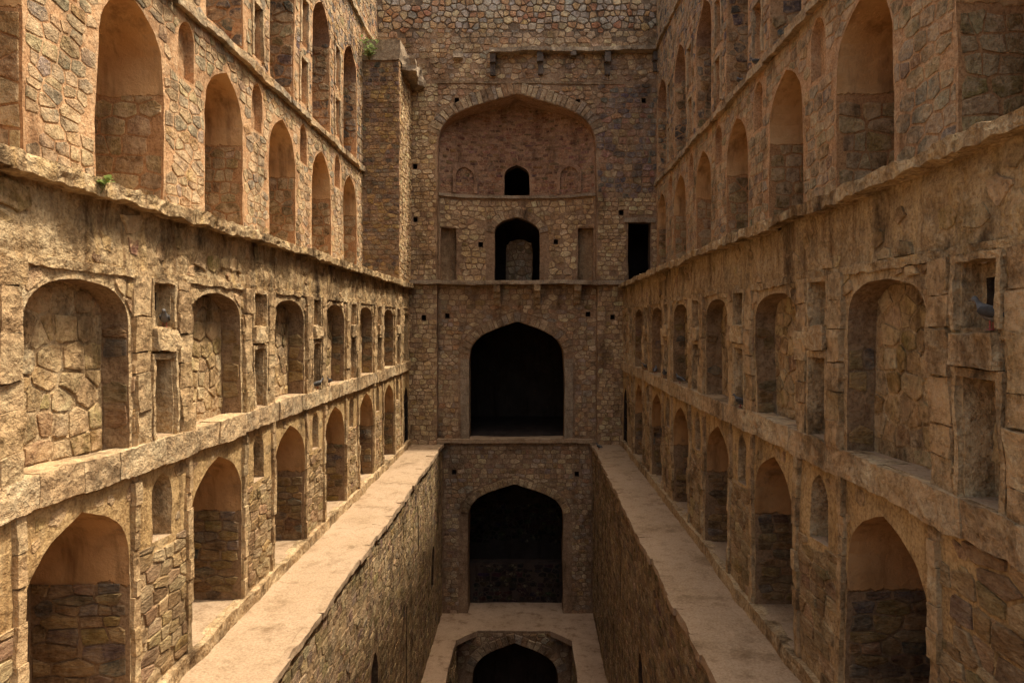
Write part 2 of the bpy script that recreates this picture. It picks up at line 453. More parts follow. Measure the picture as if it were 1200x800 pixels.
def rubble(th, mp, u0, u1, v0, v1, w, h, palette, mat, gap=.03, relief=.03, prob=1.0, holes=(), keep=None,
           jit=.28, margin=.05, rnd=.11, wt=.16, wide=(), wm=.4, flat=.86, seed=None, face=None):
    rs = np.random.RandomState(seed if seed is not None else RS.randint(1 << 30))
    w *= .86; h *= .86
    S = []
    v = v0-h*rs.uniform(0, .6)
    while v < v1+h*.6:
        rh = h*rs.uniform(.58, 1.5)
        u = u0-w*rs.uniform(0, 1)
        while u < u1+w*.6:
            rw = w*rs.choice((.45, .7, 1., 1.3, 1.8))*rs.uniform(.85, 1.15)
            S.append((u+rw/2+rs.uniform(-.08, .08)*w, v+rh/2+rs.uniform(-jit, jit)*h)); u += rw
        v += rh
    S = np.array(S); n = len(S)
    if n < 3: return
    Q = S/np.array((w, h))
    NR = 40
    ang0 = np.linspace(0, 2*math.pi, NR, endpoint=False)[None]+rs.uniform(0, .15, (n, 1))
    D = np.stack([np.cos(ang0), np.sin(ang0)], -1)
    R = np.full((n, NR), 1.15); WT = rs.uniform(-wt, wt, n)
    for i0 in range(0, n, 300):
        sl_ = slice(i0, min(n, i0+300))
        dq = Q[None]-Q[sl_][:, None]                       # (b,n,2)
        d2 = (dq*dq).sum(-1); k = min(13, n-1)
        idx = np.argpartition(d2, k, axis=1)[:, :k+1]
        nd = np.take_along_axis(dq, idx[..., None], 1); nd2 = np.take_along_axis(d2, idx, 1)
        dot = np.einsum('bmd,bkd->bmk', D[sl_], nd)
        t = np.where((dot > 1e-4) & (nd2[:, None, :] > 1e-9), np.maximum(nd2+WT[sl_][:, None]-WT[idx], .04)[:, None, :]/2/np.maximum(dot, 1e-4), 9)
        R[sl_] = np.minimum(R[sl_], t.min(-1))
    P = D*R[..., None]
    while P.shape[1] > MR:                                 # drop the least telling corner of every outline
        a_, c_ = np.roll(P, 1, 1), np.roll(P, -1, 1)
        ar_ = np.abs((P[..., 0]-a_[..., 0])*(c_[..., 1]-a_[..., 1])-(P[..., 1]-a_[..., 1])*(c_[..., 0]-a_[..., 0]))
        m_ = np.ones(P.shape[:2], bool); m_[np.arange(n), ar_.argmin(1)] = False
        P = P[m_].reshape(n, -1, 2)
    P = P*rs.uniform(1-rnd, 1.0, P.shape[:2])[..., None]
    off = P*np.array((w, h)); L = np.hypot(off[..., 0], off[..., 1])
    P = S[:, None]+off*np.maximum(.25, 1-gap/np.maximum(L, .01))[..., None]
    area = lambda A: .5*np.abs((A[..., 0]*np.roll(A[..., 1], -1, 1)-np.roll(A[..., 0], -1, 1)*A[..., 1]).sum(1))
    a0 = area(P)
    P[..., 0] = np.clip(P[..., 0], u0, u1); P[..., 1] = np.clip(P[..., 1], v0, v1)
    fl = P.reshape(-1, 2); f0 = fl.copy()
    mgs = [margin]*len(holes)+[wm]*len(wide); mv = np.zeros(len(fl)); holes = list(holes)+list(wide); lim = .4*min(w, h)
    bad_s = np.zeros(n, bool)
    for hp, margin in zip(holes, mgs):
        lo, hi = hp.min(0)-margin, hp.max(0)+margin
        near = np.nonzero((fl > lo).all(1) & (fl < hi).all(1))[0]
        if not len(near): continue
        c = hp.mean(0)
        ins = inside(fl[near], hp); d, q = nearest(fl[near], hp)
        bad = ins | (d < margin)
        dirn = np.where(ins[:, None], q-fl[near], fl[near]-q)
        ln = np.maximum(np.hypot(*dirn.T), 1e-5)[:, None]
        f1 = fl.copy(); f1[near[bad]] = (q+dirn/ln*margin)[bad]
        st = np.hypot(*(f1-fl).T) > margin+lim; fl = f1
        bad_s |= st.reshape(n, MR).any(1)
        mids = (fl.reshape(n, MR, 2)+np.roll(fl.reshape(n, MR, 2), -1, 1)).reshape(-1, 2)/2
        bad_s |= inside(mids, hp).reshape(n, MR).any(1)
    P = fl.reshape(n, MR, 2)
    C = P.mean(1); a1 = area(P)
    ok = (a1 > .38*a0) & (a1 > .12*w*h) & (rs.uniform(size=n) < prob)
    ok &= ~bad_s
    ok &= (C[:, 0] > u0) & (C[:, 0] < u1) & (C[:, 1] > v0) & (C[:, 1] < v1)
    for hp in holes: ok &= ~inside(C, hp)
    if keep is not None: ok &= keep(C[:, 0], C[:, 1])
    P, C = P[ok], C[ok]; n = len(P)
    if not n: return
    rel = relief*rs.uniform(.4, 1.35, n)[:, None]
    tilt = rs.normal(0, .16, (n, 2))
    def ring(f, hz):
        A = C[:, None]+(P-C[:, None])*f
        hh = hz+((A-C[:, None])*tilt[:, None]).sum(-1)*rel/ .15 * (1 if f < .99 else .3)
        return A, np.minimum(hh, hz+rel*.8)
    A0 = P; H0 = np.full((n, MR), -.045)
    A1, H1 = ring(.975, rel*flat*rs.uniform(.75, 1.15, (n, MR)))
    A2, H2 = ring(.86, rel*rs.uniform(.85, 1.2, (n, MR)))
    Ac = C[:, None]; Hc = rel*rs.uniform(.85, 1.2, (n, 1))
    U = np.concatenate([A0, A1, A2, Ac], 1); H = np.concatenate([H0, H1, H2, Hc], 1)
    W = rough(mp(U[..., 0].ravel(), U[..., 1].ravel(), H.ravel())).reshape(n, 3*MR+1, 3)
    pa = pix_area(W[:, MR:2*MR])
    # facing test
    e1 = W[:, MR+3]-W[:, MR]; e2 = W[:, MR+7]-W[:, MR]; nn = np.cross(e1, e2)
    outw = W[:, 3*MR]-W[:, :MR].mean(1)
    nn *= np.sign((nn*outw).sum(1))[:, None]
    vis = (nn*W[:, MR]).sum(1) < 0
    pa = np.where(vis, pa, 0)
    p = PAL[palette]
    T = p[rs.randint(len(p), size=n)]*rs.uniform(.78, 1.12, (n, 1))
    T = T*np.array((1, .98, .95))
    if palette in ('face', 'pil', 'facedark'): T = T*1.38
    elif palette == 'top': T = T*1.12
    elif palette in ('brick', 'tower'): T = T*1.15
    T = np.clip(T+rs.normal(0, .012, (n, 3)), .02, .8)
    F = SF
    if n and (np.cross(W[0, 1]-W[0, 0], W[0, MR]-W[0, 0])@(W[0, 0]-W[0, :MR].mean(0))) < 0: F = SF[:, ::-1]
    th.stones(W, F, T, pa, mat)

# ================================================================== GEOMETRY (metres, eye at 0, z relative to the eye)
LX, RX = -5.08, 3.92           # arcade wall faces
ULX, URX = -6.44, 5.35         # upper walls, set back behind the terraces
Y0, YF = 1.0, 28.8             # near end, face of the end wall
ZL = -5.09                     # walking ledges
ZT = 1.62                      # terraces over the cornices
ZB = -12.35                    # lowest floor
LEL, LER = -3.70, 2.64         # ledge edges
PER, K0 = 3.35, 7.75
def mapx(x0, sgn):
    return lambda u, v, h: np.stack([x0+sgn*h+0*u, u+0*v, v+0*u], -1)
def mapy(y0):
    return lambda u, v, h: np.stack([u+0*v, y0-h+0*u, v+0*u], -1)
def jamb_map(mp, u0, sg):      # side of an opening: s runs into the wall, hh leaves the jamb face
    return lambda s, v, hh: mp(u0+sg*hh, v, -s)
def back_map(mp, d): return lambda u, v, h: mp(u, v, h-d)

def arcade(side):
    L = side < 0
    K0, PER = (7.75, 3.35) if L else (7.58, 3.38)
    mp = mapx(LX if L else RX, 1 if L else -1)
    th = Thing('arcade_wall',
        'sunlit stone wall with rows of niches and arches above the bright walking ledge' if L else
        'shaded stone wall with rows of niches and arches above the shadowed walking ledge',
        'wall', (LX if L else RX, (Y0+YF)/2, ZL))
    holes, rec = [], []
    A = .91
    rs = np.random.RandomState(3 if L else 4)
    cs = [K0+PER*k for k in range(-1, 6)]
    arches, niches, small, talls, squares, eyes = [], [], [], [], [], []
    for c in cs:
        arches.append(arch(c, A, ZL+.23, -3.05, -2.15, .66, (.52, .82)))
        niches.append(niche_shape(c, A-.02, -1.57, .02, .5))
    for c in cs+[cs[-1]+PER]:
        m = c-PER/2
        if m < 3: continue
        if L or m > 7: small.append(arch(m, .25, -2.95, -2.38, -2.04, .6, (.5, .85)))
        talls.append(rect(m-.25, m+.25, -1.55, -.46))
        squares.append(rect(m-.25, m+.25, -.03, .56))
    gate = arch(YF-.78, .5, ZL+.02, -3.3, -2.6)
    endn = niche_shape(YF-.75, .42, -1.57, 0, .45)
    holes = arches+niches+small+talls+squares+[gate, endn]
    def pcs(u, v):
        return np.where(v > .62, 1, np.where((v > -3.1) & (v < -1.9), 2, 0))
    sheet(th, 'wall_face', mp, rect(Y0, YF+.6, ZL-.3, ZT-.1), holes, .11, ['mort_low', 'mort_frieze', 'spandrel'], pieces=pcs, lump=lambda u, v: np.where(v > .72, .05, 0.))
    D = 1.25
    for i, (a, c) in enumerate(zip(arches, cs)):
        recess(th, 'arch_recess', mp, a, D, ('half_low', 'half_low', 'ledge', 'half_low'), step=.12)
        for sg, u in ((-1, c+A), (1, c-A)):
            rubble(th, jamb_map(mp, u, sg), .05, D-.03, ZL+.25, -3.32, .42, .19, 'jamb', 'stone_flat', .007, .024, jit=.08, wt=.05)
        rubble(th, back_map(mp, D), c-A+.05, c+A-.05, ZL+.25, -3.35, .42, .22, 'jamb', 'stone_flat', .007, .024, jit=.08, wt=.055)
    for i, (a, c) in enumerate(zip(niches, cs)):
        recess(th, 'niche', mp, a, .34, ('mort_jamb', 'mort_jamb', 'ledge', 'mort_low'))
        # broken hole low in the far corner of the niche is left as shadow between the rubble
        rubble(th, back_map(mp, .34), c-A+.05, c+A-.05, -1.55, .45, .34, .27, 'niche', 'stone', .011, .022, .99,
               holes=[], keep=lambda u, v, a=a: inside(np.stack([u, v], 1), a), jit=.2, rnd=.12, wt=.13)
        for sg, u in ((-1, c+A-.02), (1, c-A+.02)):
            rubble(th, jamb_map(mp, u, sg), .02, .32, -1.55, .0, .5, .26, 'jamb', 'stone_flat', .012, .02, jit=.08, wt=.05)  # darker jamb stones put the reveal's shade into their colour
    for a in small: recess(th, 'small_arched_niche', mp, a, .42, ('mort_low', 'mort_low', 'ledge', 'mort_low'), step=.1)
    for a in talls:
        recess(th, 'tall_niche', mp, a, .28, ('mort_low', 'mort_jamb', 'ledge', 'mort_low'), step=.1)
        m = a[:, 0].mean()
        rubble(th, back_map(mp, .28), m-.24, m+.24, -1.52, -.5, .26, .3, 'niche', 'stone', .02, .035)
    for i, a in enumerate(squares):
        m = a[:, 0].mean(); hd = .18
        hole = rect(m+.07, m+.19, .14, .42) if i % 2 == 0 else rect(m+.09, m+.2, .2, .45)
        rc = recess(th, 'square_niche', mp, a, hd, ('mort_low', 'mort_low', 'ledge', 'mort_low'), step=.1, back=False)
        sheet(th, 'niche_back', back_map(mp, hd), a, [hole], .07, 'mort_low', parent=rc)
        recess(th, 'hole', back_map(mp, hd), hole, .5, ('mort_dark', 'mort_dark', 'mort_dark', 'dark'), step=.12, parent=rc)
        rough_box(th, 'niche_block', mp, m-.29, m+.29, -.36, -.06, -.02, .11, 'mort_low', .03, 4, .08, i)
        # thin mouldings framing the two small niches
        for (a0, a1, b0, b1) in ((m-.33, m-.27, -1.56, -.4), (m+.27, m+.33, -1.56, -.4), (m-.34, m+.34, -.47, -.39),
                                 (m-.33, m-.27, -.05, .6), (m+.27, m+.33, -.05, .6), (m-.34, m+.34, .56, .62)):
            rough_box(th, 'moulding', mp, a0, a1, b0, b1, -.03, .06, 'mort_low', .012, 6, .09, i)
    recess(th, 'gate_opening', mp, gate, 2.0, ('dark', 'dark', 'floor', 'dark'))
    recess(th, 'niche', mp, endn, .3, ('mort_low', 'mort_low', 'ledge', 'mort_low'))
    # raised pilaster strips either side of every narrow bay, stacked from blocks
    for c in cs+[cs[-1]+PER]:
        m = c-PER/2
        for s in (-1, 1):
            ctr = m+s*.545
            if ctr < Y0: continue
            z = -1.58
            while z < .6:
                hgt = rs.uniform(.22, .5); z2 = min(z+hgt, .63)
                if .63-z2 < .12: z2 = .63
                wd = .165+rs.uniform(-.02, .025); pr = .085+rs.uniform(-.02, .025)
                tn = PAL['low'][rs.randint(6)]*rs.uniform(.85, 1.1)
                rough_box(th, 'pilaster_block', mp, ctr-wd, ctr+wd, z+.006, z2-.006, -.03, pr*.75, 'stone', .018, 5, .11, rs.randint(99), tint=tn)
                z = z2
            z = ZL+.24
            while z < -1.92:
                hgt = rs.uniform(.2, .42); z2 = min(z+hgt, -1.9)
                if -1.9-z2 < .1: z2 = -1.9
                wd = .06+rs.uniform(-.01, .02); pr = .055+rs.uniform(-.02, .02)
                tn = PAL['low'][rs.randint(6)]*rs.uniform(.85, 1.1)
                c2 = m+s*.68
                rough_box(th, 'pilaster_block', mp, c2-wd, c2+wd, z+.004, z2-.004, -.03, pr, 'stone', .008, 5, .11, rs.randint(99), tint=tn)
                z = z2
    # sill course: irregular slabs
    u = Y0
    while u < YF-.1:
        ln = rs.uniform(.5, 1.15); u2 = min(u+ln, YF)
        dz = rs.uniform(-.025, .025)
        tn = PAL['pil'][rs.randint(5)]*rs.uniform(.95, 1.2)
        rough_box(th, 'sill_slab', mp, u+.005, u2-.005, -1.92+rs.uniform(-.02, .02), -1.565+dz*.5, -.25, .09+rs.uniform(-.02, .02), 'stone', .018, 6.5, .075, 7, tint=tn)
        u = u2
    # cornice: ragged drip slabs
    u = Y0
    while u < YF-.1:
        ln = rs.uniform(.6, 1.5); u2 = min(u+ln, YF)
        rough_box(th, 'cornice_slab', mp, u-.01, u2+.01, ZT-.13+rs.uniform(-.03, .02), ZT+.03+rs.uniform(-.012, .01), -.4, .22+rs.uniform(-.02, .02), 'mort_frieze', .028, 6, .075, 3)
        u = u2
    rough_box(th, 'frieze_edge', mp, Y0, YF, .60, .70, -.03, .035, 'mort_frieze', .02, 7, .09, 3)
    # low kerb along the foot of the wall
    rough_box(th, 'kerb', mp, Y0, YF, ZL-.1, ZL+.235, -.1, .1, 'mort_low', .03, 3, .13, 5)
    # rubble showing through the plaster
    al = holes
    def pier(u, v):
        f = np.abs(((u-K0+PER/2) % PER)-PER/2)     # distance from an arch centre
        return f > .93
    rubble(th, mp, Y0, YF, ZL+.25, -2.98, .4, .21, 'low', 'stone_flat', .010, .022, .97, al, keep=pier, jit=.08, wt=.05)
    rubble(th, mp, Y0, YF, -2.98, -1.95, .3, .22, 'low', 'stone', .03, .008, .22, al)
    rubble(th, mp, Y0, YF, .72, ZT-.2, .34, .28, 'low', 'stone', .02, .014, .4, al, rnd=.3)
    rubble(th, mp, Y0, YF, -1.56, .6, .3, .26, 'low', 'stone', .014, .03, .9, al)
    if not L: rubble(th, mp, 4.4, 6.5, -2.98, -1.95, .42, .24, 'low', 'stone_flat', .012, .03, .95, al, jit=.12, wt=.08)
    th.finish()
    return th
arcade(-1); arcade(1)

# ------------------------------------------------------------------ terraces on top of the arcades, ledges, floor
def terrace(side):
    L = side < 0
    mp = mapx(LX if L else RX, 1 if L else -1)
    th = Thing('terrace', None, None, (LX if L else RX, 15, ZT), kind='structure')
    rough_box(th, 'paving', mp, Y0, YF, ZT-.1, ZT, -1.6, -.3, 'ledge', .015, 2, .2)
terrace(-1); terrace(1)

def ledge(side):
    L = side < 0
    u0, u1 = (LX-.05, LEL-.0) if L else (LER, RX+.05)
    th = Thing('walkway', None, None, ((u0+u1)/2, 15, ZL), kind='structure')
    V = []
    rs = np.random.RandomState(21 if L else 22)
    mp = mapx(0, 1)
    # slabs of the walking ledge, one after another, with a broken outer edge
    y = Y0
    top = lambda u, v, h: np.stack([u+0*v, v+0*u, ZL+h+0*u], -1)
    rough_box(th, 'paving', top, u0, u1-.12 if L else u1, Y0, YF+.4, -.3, 0, 'ledge', .012, 1.5, .16) if L else \
    rough_box(th, 'paving', top, u0+.12, u1, Y0, YF+.4, -.3, 0, 'ledge', .012, 1.5, .16)
    while y < YF+.3:
        l = rs.uniform(.5, 1.2); y2 = min(y+l, YF+.38)
        ov = rs.uniform(.0, .07)
        a, b = (u1-.3, u1+ov) if L else (u0-ov, u0+.3)
        rough_box(th, 'edge_slab', top, a, b, y, y2, -.13+rs.uniform(-.02, .02), .006+rs.uniform(-.006, .004), 'ledge', .022, 3, .1, rs.randint(99))
        y = y2
ledge(-1); ledge(1)

# ------------------------------------------------------------------ upper walls
def upper(side):
    L = side < 0
    x0 = ULX if L else URX
    mp = mapx(x0, 1 if L else -1)
    y1 = YF; ya = 26.3 if L else YF; Y0 = 5.5
    th = Thing('upper_wall',
        'tall rubble wall of two arch tiers above the sunlit cornice, ending at a square buttress' if L else
        'tall rubble wall of two arch tiers above the shaded cornice, meeting the end wall beside a black doorway',
        'wall', (x0, 15, ZT))
    A = .91
    cs = [K0-.02+PER*k+(0 if L else -.1) for k in range(-1, 6 if L else 7)]
    cs = [c for c in cs if c+A < ya and c-A > Y0]
    ar = [arch(c, A, ZT-.02, 4.15, 5.3, .68, (.52, .84)) for c in cs]
    ar3 = [arch(c, A-.02, 6.1, 8.9, 9.95, .6, (.5, .8)) for c in cs]
    ms = [c+PER/2 for c in cs if c+PER/2+.4 < ya]+[cs[0]-PER/2+.1]
    sm = [arch(m, .3, 4.55, 5.25, 5.66, .6, (.5, .85)) for m in ms]
    s1 = [rect(m-.27, m+.27, 6.25, 7.5) for m in ms]
    s2 = [rect(m-.27, m+.27, 7.9, 9.2) for m in ms]
    top = np.array(((y1, ZT-.2), (y1, 14.1), (Y0, 15.0), (Y0, ZT-.2)))
    holes = ar+ar3+sm+s1+s2
    sheet(th, 'wall_face', mp, top, holes, .16, 'mort_up')
    # outer faces make the wall a solid mass
    rough_box(th, 'unseen_backing', mp, Y0, YF+.9, ZT-.3, 14.0, -2.6, -2.2, 'mort_up', .01, 1, 1.5)
    rough_box(th, 'coping', mp, Y0, y1, 14.0, 14.15, -2.3, .05, 'slab', .03, 2, .6)
    D = 1.6
    for a, c in zip(ar, cs):
        recess(th, 'arch_recess', mp, a, D, ('half_up', 'half_up', 'ledge', 'half_up'), step=.14)
        for sg, u in ((-1, c+A), (1, c-A)):
            rubble(th, jamb_map(mp, u, sg), .04, D-.03, ZT+.02, 3.97, .42, .3, 'low', 'stone_up', .010, .016, jit=.08, wt=.05)
        rubble(th, back_map(mp, D), c-A+.05, c+A-.05, ZT+.02, 3.97, .42, .3, 'low', 'stone_up', .010, .016, jit=.08, wt=.05)
    for a, c in zip(ar3, cs):
        recess(th, 'arch_recess', mp, a, 1.4, ('mort_up', 'mort_brick', 'mort_up', 'mort_brick'), zline=8.9)
        for sg, u in ((-1, c+A-.02), (1, c-A+.02)):
            rubble(th, jamb_map(mp, u, sg), .04, 1.37, 6.12, 9.0, .4, .28, 'up3', 'stone_up', .02, .03)
    for a in sm: recess(th, 'small_arched_niche', mp, a, .18, ('mort_up', 'mort_up', 'mort_up', 'mort_up'), step=.12)
    rs = np.random.RandomState(8 if L else 9)
    for a in s1+s2:
        recess(th, 'tall_niche', mp, a, .16, ('mort_up',)*4, step=.14)
        u0_, v0_ = a.min(0); u1_, v1_ = a.max(0)
        for (a0, a1, b0, b1) in ((u0_-.09, u0_, v0_, v1_), (u1_, u1_+.09, v0_, v1_), (u0_-.1, u1_+.1, v1_, v1_+.1)):
            rough_box(th, 'moulding', mp, a0, a1, b0, b1, -.03, .05, 'stone_up', .015, 4, .12, rs.randint(99), tint=PAL['up'][rs.randint(8)])
        rubble(th, back_map(mp, .16), u0_+.02, u1_-.02, v0_, v1_, .26, .24, 'up3', 'stone_up', .02, .03)
    # string courses
    for (z0, z1, pr) in ((5.82, 5.98, .14), (11.42, 11.58, .12)):
        u = Y0
        while u < y1-.05:
            u2 = min(u+rs.uniform(.7, 1.4), y1)
            rough_box(th, 'string_course', mp, u+.004, u2-.004, z0+rs.uniform(-.03, .02), z1+rs.uniform(-.02, .02), -.1, pr+rs.uniform(-.04, .02), 'stone_up', .03, 3, .13, rs.randint(99), tint=PAL['up'][rs.randint(8)]*.95)
            u = u2
    rubble(th, mp, Y0, y1, ZT+.02, 5.8, .4, .25, 'up', 'stone_up', .011, .012, .98, holes, jit=.13, wt=.11)
    rubble(th, mp, Y0, y1, 6.0, 11.4, .38, .24, 'up3', 'stone_up', .012, .016, .98, holes, jit=.13, wt=.1)
    rubble(th, mp, Y0, y1, 11.6, 13.9, .34, .25, 'up3', 'stone_up', .012, .017, .98)
    th.finish()
upper(-1); upper(1)

# ------------------------------------------------------------------ square buttress in the corner
def buttress():
    y0 = 26.3; xr = -5.03
    th = Thing('stone_buttress', 'tall square stone buttress in the corner with a leafy bush on its capping slab', 'buttress', ((ULX+xr)/2, 27.5, ZT))
    f = mapy(y0); s = mapx(xr, 1)
    zt = 10.15
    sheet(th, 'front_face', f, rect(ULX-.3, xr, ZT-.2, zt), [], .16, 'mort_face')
    sheet(th, 'side_face', s, rect(y0, YF+.05, ZT-.2, zt), [], .16, 'mort_up')
    rubble(th, f, ULX, xr-.02, ZT, zt, .32, .18, 'tower', 'stone_face', .014, .026, jit=.1, wt=.06)
    rubble(th, s, y0+.02, YF, ZT, zt, .3, .2, 'pil', 'stone', .02, .03)
    rough_box(th, 'capping_slab', f, ULX-.2, xr+.04, zt-.02, zt+.75, -2.6, .08, 'slab', .03, 2, .2, 3)
    rough_box(th, 'capping_slab', f, xr+.0, xr+.55, zt-.3, zt+.25, -2.55, -.4, 'slab', .1, 2, .12, 5)
    th.finish()
buttress()

# ------------------------------------------------------------------ end wall
CX = -.56
def voussoirs(th, mp, shape, i0, i1, ln, pals, mat, h, wd=.2, relief=.04, gain=1.0):
    """wedge stones standing round the curve of an arch"""
    P = shape[i0:i1]; seg = np.hypot(*np.diff(P, axis=0).T); cum = np.concatenate([[0], np.cumsum(seg)])
    n = max(4, int(cum[-1]/wd)); ap = P[np.argmax(P[:, 1])]
    rs = np.random.RandomState(n+7)
    t = (np.arange(n+1))/n*cum[-1]; t[1:-1] += rs.uniform(-.22, .22, n-1)*wd
    E = np.stack([np.interp(t, cum, P[:, 0]), np.interp(t, cum, P[:, 1])], 1)
    T = np.gradient(E, axis=0); T /= np.hypot(*T.T)[:, None]; N = np.stack([T[:, 1], -T[:, 0]], 1)
    if (N[0]*(E[0]-P.mean(0))).sum() < 0: N = -N
    for i in range(n):
        a, b = E[i], E[i+1]; l = ln*rs.uniform(.8, 1.15)
        m = (N[i]+N[i+1])/2
        g = (b-a)*.07
        q = np.array([a+g+N[i]*.02, b-g+N[i+1]*.02, b-g+N[i+1]*l, a+g+N[i]*l])
        c = q.mean(0); top = c+(q-c)*.86
        r = relief*rs.uniform(.6, 1.4)
        U = np.vstack([q, q, top]); H = np.array([h-.04]*4+[h+r*.7]*4+[h+r]*4)
        W = rough(mp(U[:, 0], U[:, 1], H))
        F = [(0, 1, 5, 4), (1, 2, 6, 5), (2, 3, 7, 6), (3, 0, 4, 7), (4, 5, 9, 8), (5, 6, 10, 9), (6, 7, 11, 10), (7, 4, 8, 11), (8, 9, 10, 11)]
        p = PAL[pals]; tn = np.ones((12, 4)); tn[:, :3] = p[rs.randint(len(p))]*rs.uniform(1.0, 1.4)*gain
        th.part('voussoir', W, F, mat, tint=tn)

def chamber(th, mp, h0, outline, u0, u1, v0, v1, depth, name='chamber', mats=('dark', 'dark')):
    """room behind a reveal: front wall with the opening, sides, ceiling, floor and back"""
    V, F = tri_sheet(rect(u0, u1, v0, v1), [outline], .4, RS)
    P = [mp(V[:, 0], V[:, 1], np.full(len(V), h0))]; Fs = F.tolist(); off = len(V); mi = [0]*len(Fs)
    c = [(u0, v0), (u1, v0), (u1, v1), (u0, v1)]
    B = np.array(c+c, float); hh = np.array([h0]*4+[h0-depth]*4)
    P.append(mp(B[:, 0], B[:, 1], hh))
    for k in range(4):
        Fs.append((off+k, off+(k+1) % 4, off+4+(k+1) % 4, off+4+k)); mi.append(1 if k == 0 else 0)
    Fs.append((off+4, off+5, off+6, off+7)); mi.append(0)
    return th.part(name, np.vstack(P), Fs, list(mats), midx=mi)

def px(x, y, Z): return (x-621)/800*Z, (379-y)/800*Z
def end_wall():
    th = Thing('end_wall', 'high end wall with one pointed arch above another closing the stepwell', 'wall', (CX, YF, ZB))
    mp = mapy(YF)
    SH = 1.76                       # shelf level
    big = arch(CX, 3.35, SH+.03, 7.3, 9.68, .72, (.62, .74), n=16)
    door = rect(4.14, 5.08, ZT-.05, 4.25)
    def putlog(x, y, Z=YF):
        u, v = px(x, y, Z); return rect(u-.095, u+.095, v-.105, v+.105)
    pl_up = [putlog(*q) for q in ((486, 196), (487, 257), (728, 249), (535, 118), (677, 119), (754, 118))]
    blk = [rect(4.25, 4.55, 6.2, 6.45)]
    holes = [big, door]+pl_up
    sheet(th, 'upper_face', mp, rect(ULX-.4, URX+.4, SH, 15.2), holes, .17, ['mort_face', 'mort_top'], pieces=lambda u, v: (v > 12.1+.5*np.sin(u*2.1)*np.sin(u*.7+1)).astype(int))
    # --- vaulted recess with a gently curved back
    dep = lambda u: .5+.78*np.clip(1-((u-CX)/3.35)**2, 0, 1)
    bk = lambda u, v, h: mp(u, v, h-dep(u))
    Zr = 29.95
    mid = arch(CX, .99, SH+.06, 3.95, 4.68, .62, (.5, .8))
    updoor = arch(CX, .56, 5.62, 6.45, 6.95, .62, (.5, .82))
    sideo = [rect(CX-3.27, CX-2.62, SH+.06, 4.13), rect(CX+2.62, CX+3.27, SH+.06, 4.13)]
    pl_in = [putlog(563.5, 287, Zr), putlog(651, 284, Zr)]
    rec = recess(th, 'vault_recess', mp, big, dep, ('mort_face', 'mort_brick', 'ledge', 'mort_brick'), zline=6.2, back=False)
    V, F = tri_sheet(big, [mid, updoor]+sideo+pl_in, .14, RS)
    C = V[F].mean(1)
    th.part('recess_back', rough(bk(V[:, 0], V[:, 1], np.zeros(len(V)))), F, ['mort_face', 'mort_brick'], midx=(C[:, 1] > 5.55).astype(int), smooth=True)
    for a in sideo: recess(th, 'side_opening', bk, a, .35, ('mort_face', 'mort_face', 'floor', 'mort_jamb'))
    for a in pl_in: recess(th, 'putlog_hole', bk, a, .4, ('dark',)*4)
    recess(th, 'doorway', bk, mid, .5, ('mort_dark',)*4, back=False)
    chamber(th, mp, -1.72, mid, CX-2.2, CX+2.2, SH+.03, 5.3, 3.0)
    inner = arch(CX+.05, .62, SH+.05, 3.4, 3.95, .7, (.5, .95))
    blocked = recess(th, 'blocked_inner_arch', mapy(YF+3.2), inner, .02, ('mort_face',)*4)
    rubble(th, mapy(YF+3.2), CX-.55, CX+.65, SH+.1, 3.9, .32, .28, 'face', 'stone_face', .02, .04, keep=lambda u, v: inside(np.stack([u, v], 1), inner))
    recess(th, 'doorway', bk, updoor, .5, ('mort_dark',)*4, back=False)
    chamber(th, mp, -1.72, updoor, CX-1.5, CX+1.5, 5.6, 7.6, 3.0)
    mid2, ud2 = mid, updoor
    voussoirs(th, bk, mid, 1, -1, .36, 'face', 'stone_face', 0, .2)
    voussoirs(th, mp, big, 3, -3, .5, 'face', 'stone_face', .0, .22, gain=.9)
    # outline mouldings of two blind arches on the vault back
    for s in (-1, 1):
        c = CX+s*2.25
        o_ = arch(c, .52, 5.66, 6.5, 7.0, .6, (.5, .85)); i_ = arch(c, .38, 5.66, 6.4, 6.82, .6, (.5, .85))
        W, F = tri_sheet(np.vstack([o_, i_[::-1]]), [], .1, RS)
        n = len(W); P = np.vstack([bk(W[:, 0], W[:, 1], np.full(n, .09)), bk(W[:, 0], W[:, 1], np.full(n, -.03))])
        e = {}
        for f in F.tolist():
            for a, b in ((f[0], f[1]), (f[1], f[2]), (f[2], f[0])): e[(a, b)] = 1
        side_f = [(a, b, b+n, a+n) for (a, b) in e if (b, a) not in e]
        th.part('blind_arch_moulding', rough(P), F.tolist()+side_f, 'mort_brick')
    # brickwork of the vault back, rubble below the inner ledge
    inb = lambda u, v: inside(np.stack([u, v], 1), big)
    rubble(th, bk, CX-3.3, CX+3.3, 5.68, 9.6, .3, .12, 'brick', 'stone_face', .014, .018, .8, [updoor], keep=inb, jit=.1)
    rubble(th, bk, CX-3.3, CX+3.3, SH+.08, 5.45, .34, .24, 'pil', 'stone_face', .02, .03, .93, sideo+pl_in, wide=[mid], wm=.38)
    V = []; n = 40
    us = np.linspace(CX-3.34, CX+3.34, n)
    prof = [(-.1, 5.47), (.13, 5.47), (.13, 5.59), (-.1, 5.59)]
    G = np.vstack([bk(us, np.full(n, z), np.full(n, h)) for h, z in prof])
    F = [(k*n+i, k*n+i+1, ((k+1) % 4)*n+i+1, ((k+1) % 4)*n+i) for k in range(4) for i in range(n-1)]
    th.part('inner_ledge', rough(vdisp(G, .02, 3, 2, 4)), F, 'slab')
    # --- doorway from the terrace
    recess(th, 'doorway', mp, door, .5, ('mort_dark',)*4, back=False)
    chamber(th, mp, -.43, door, 3.6, 5.6, ZT-.06, 4.9, 3)
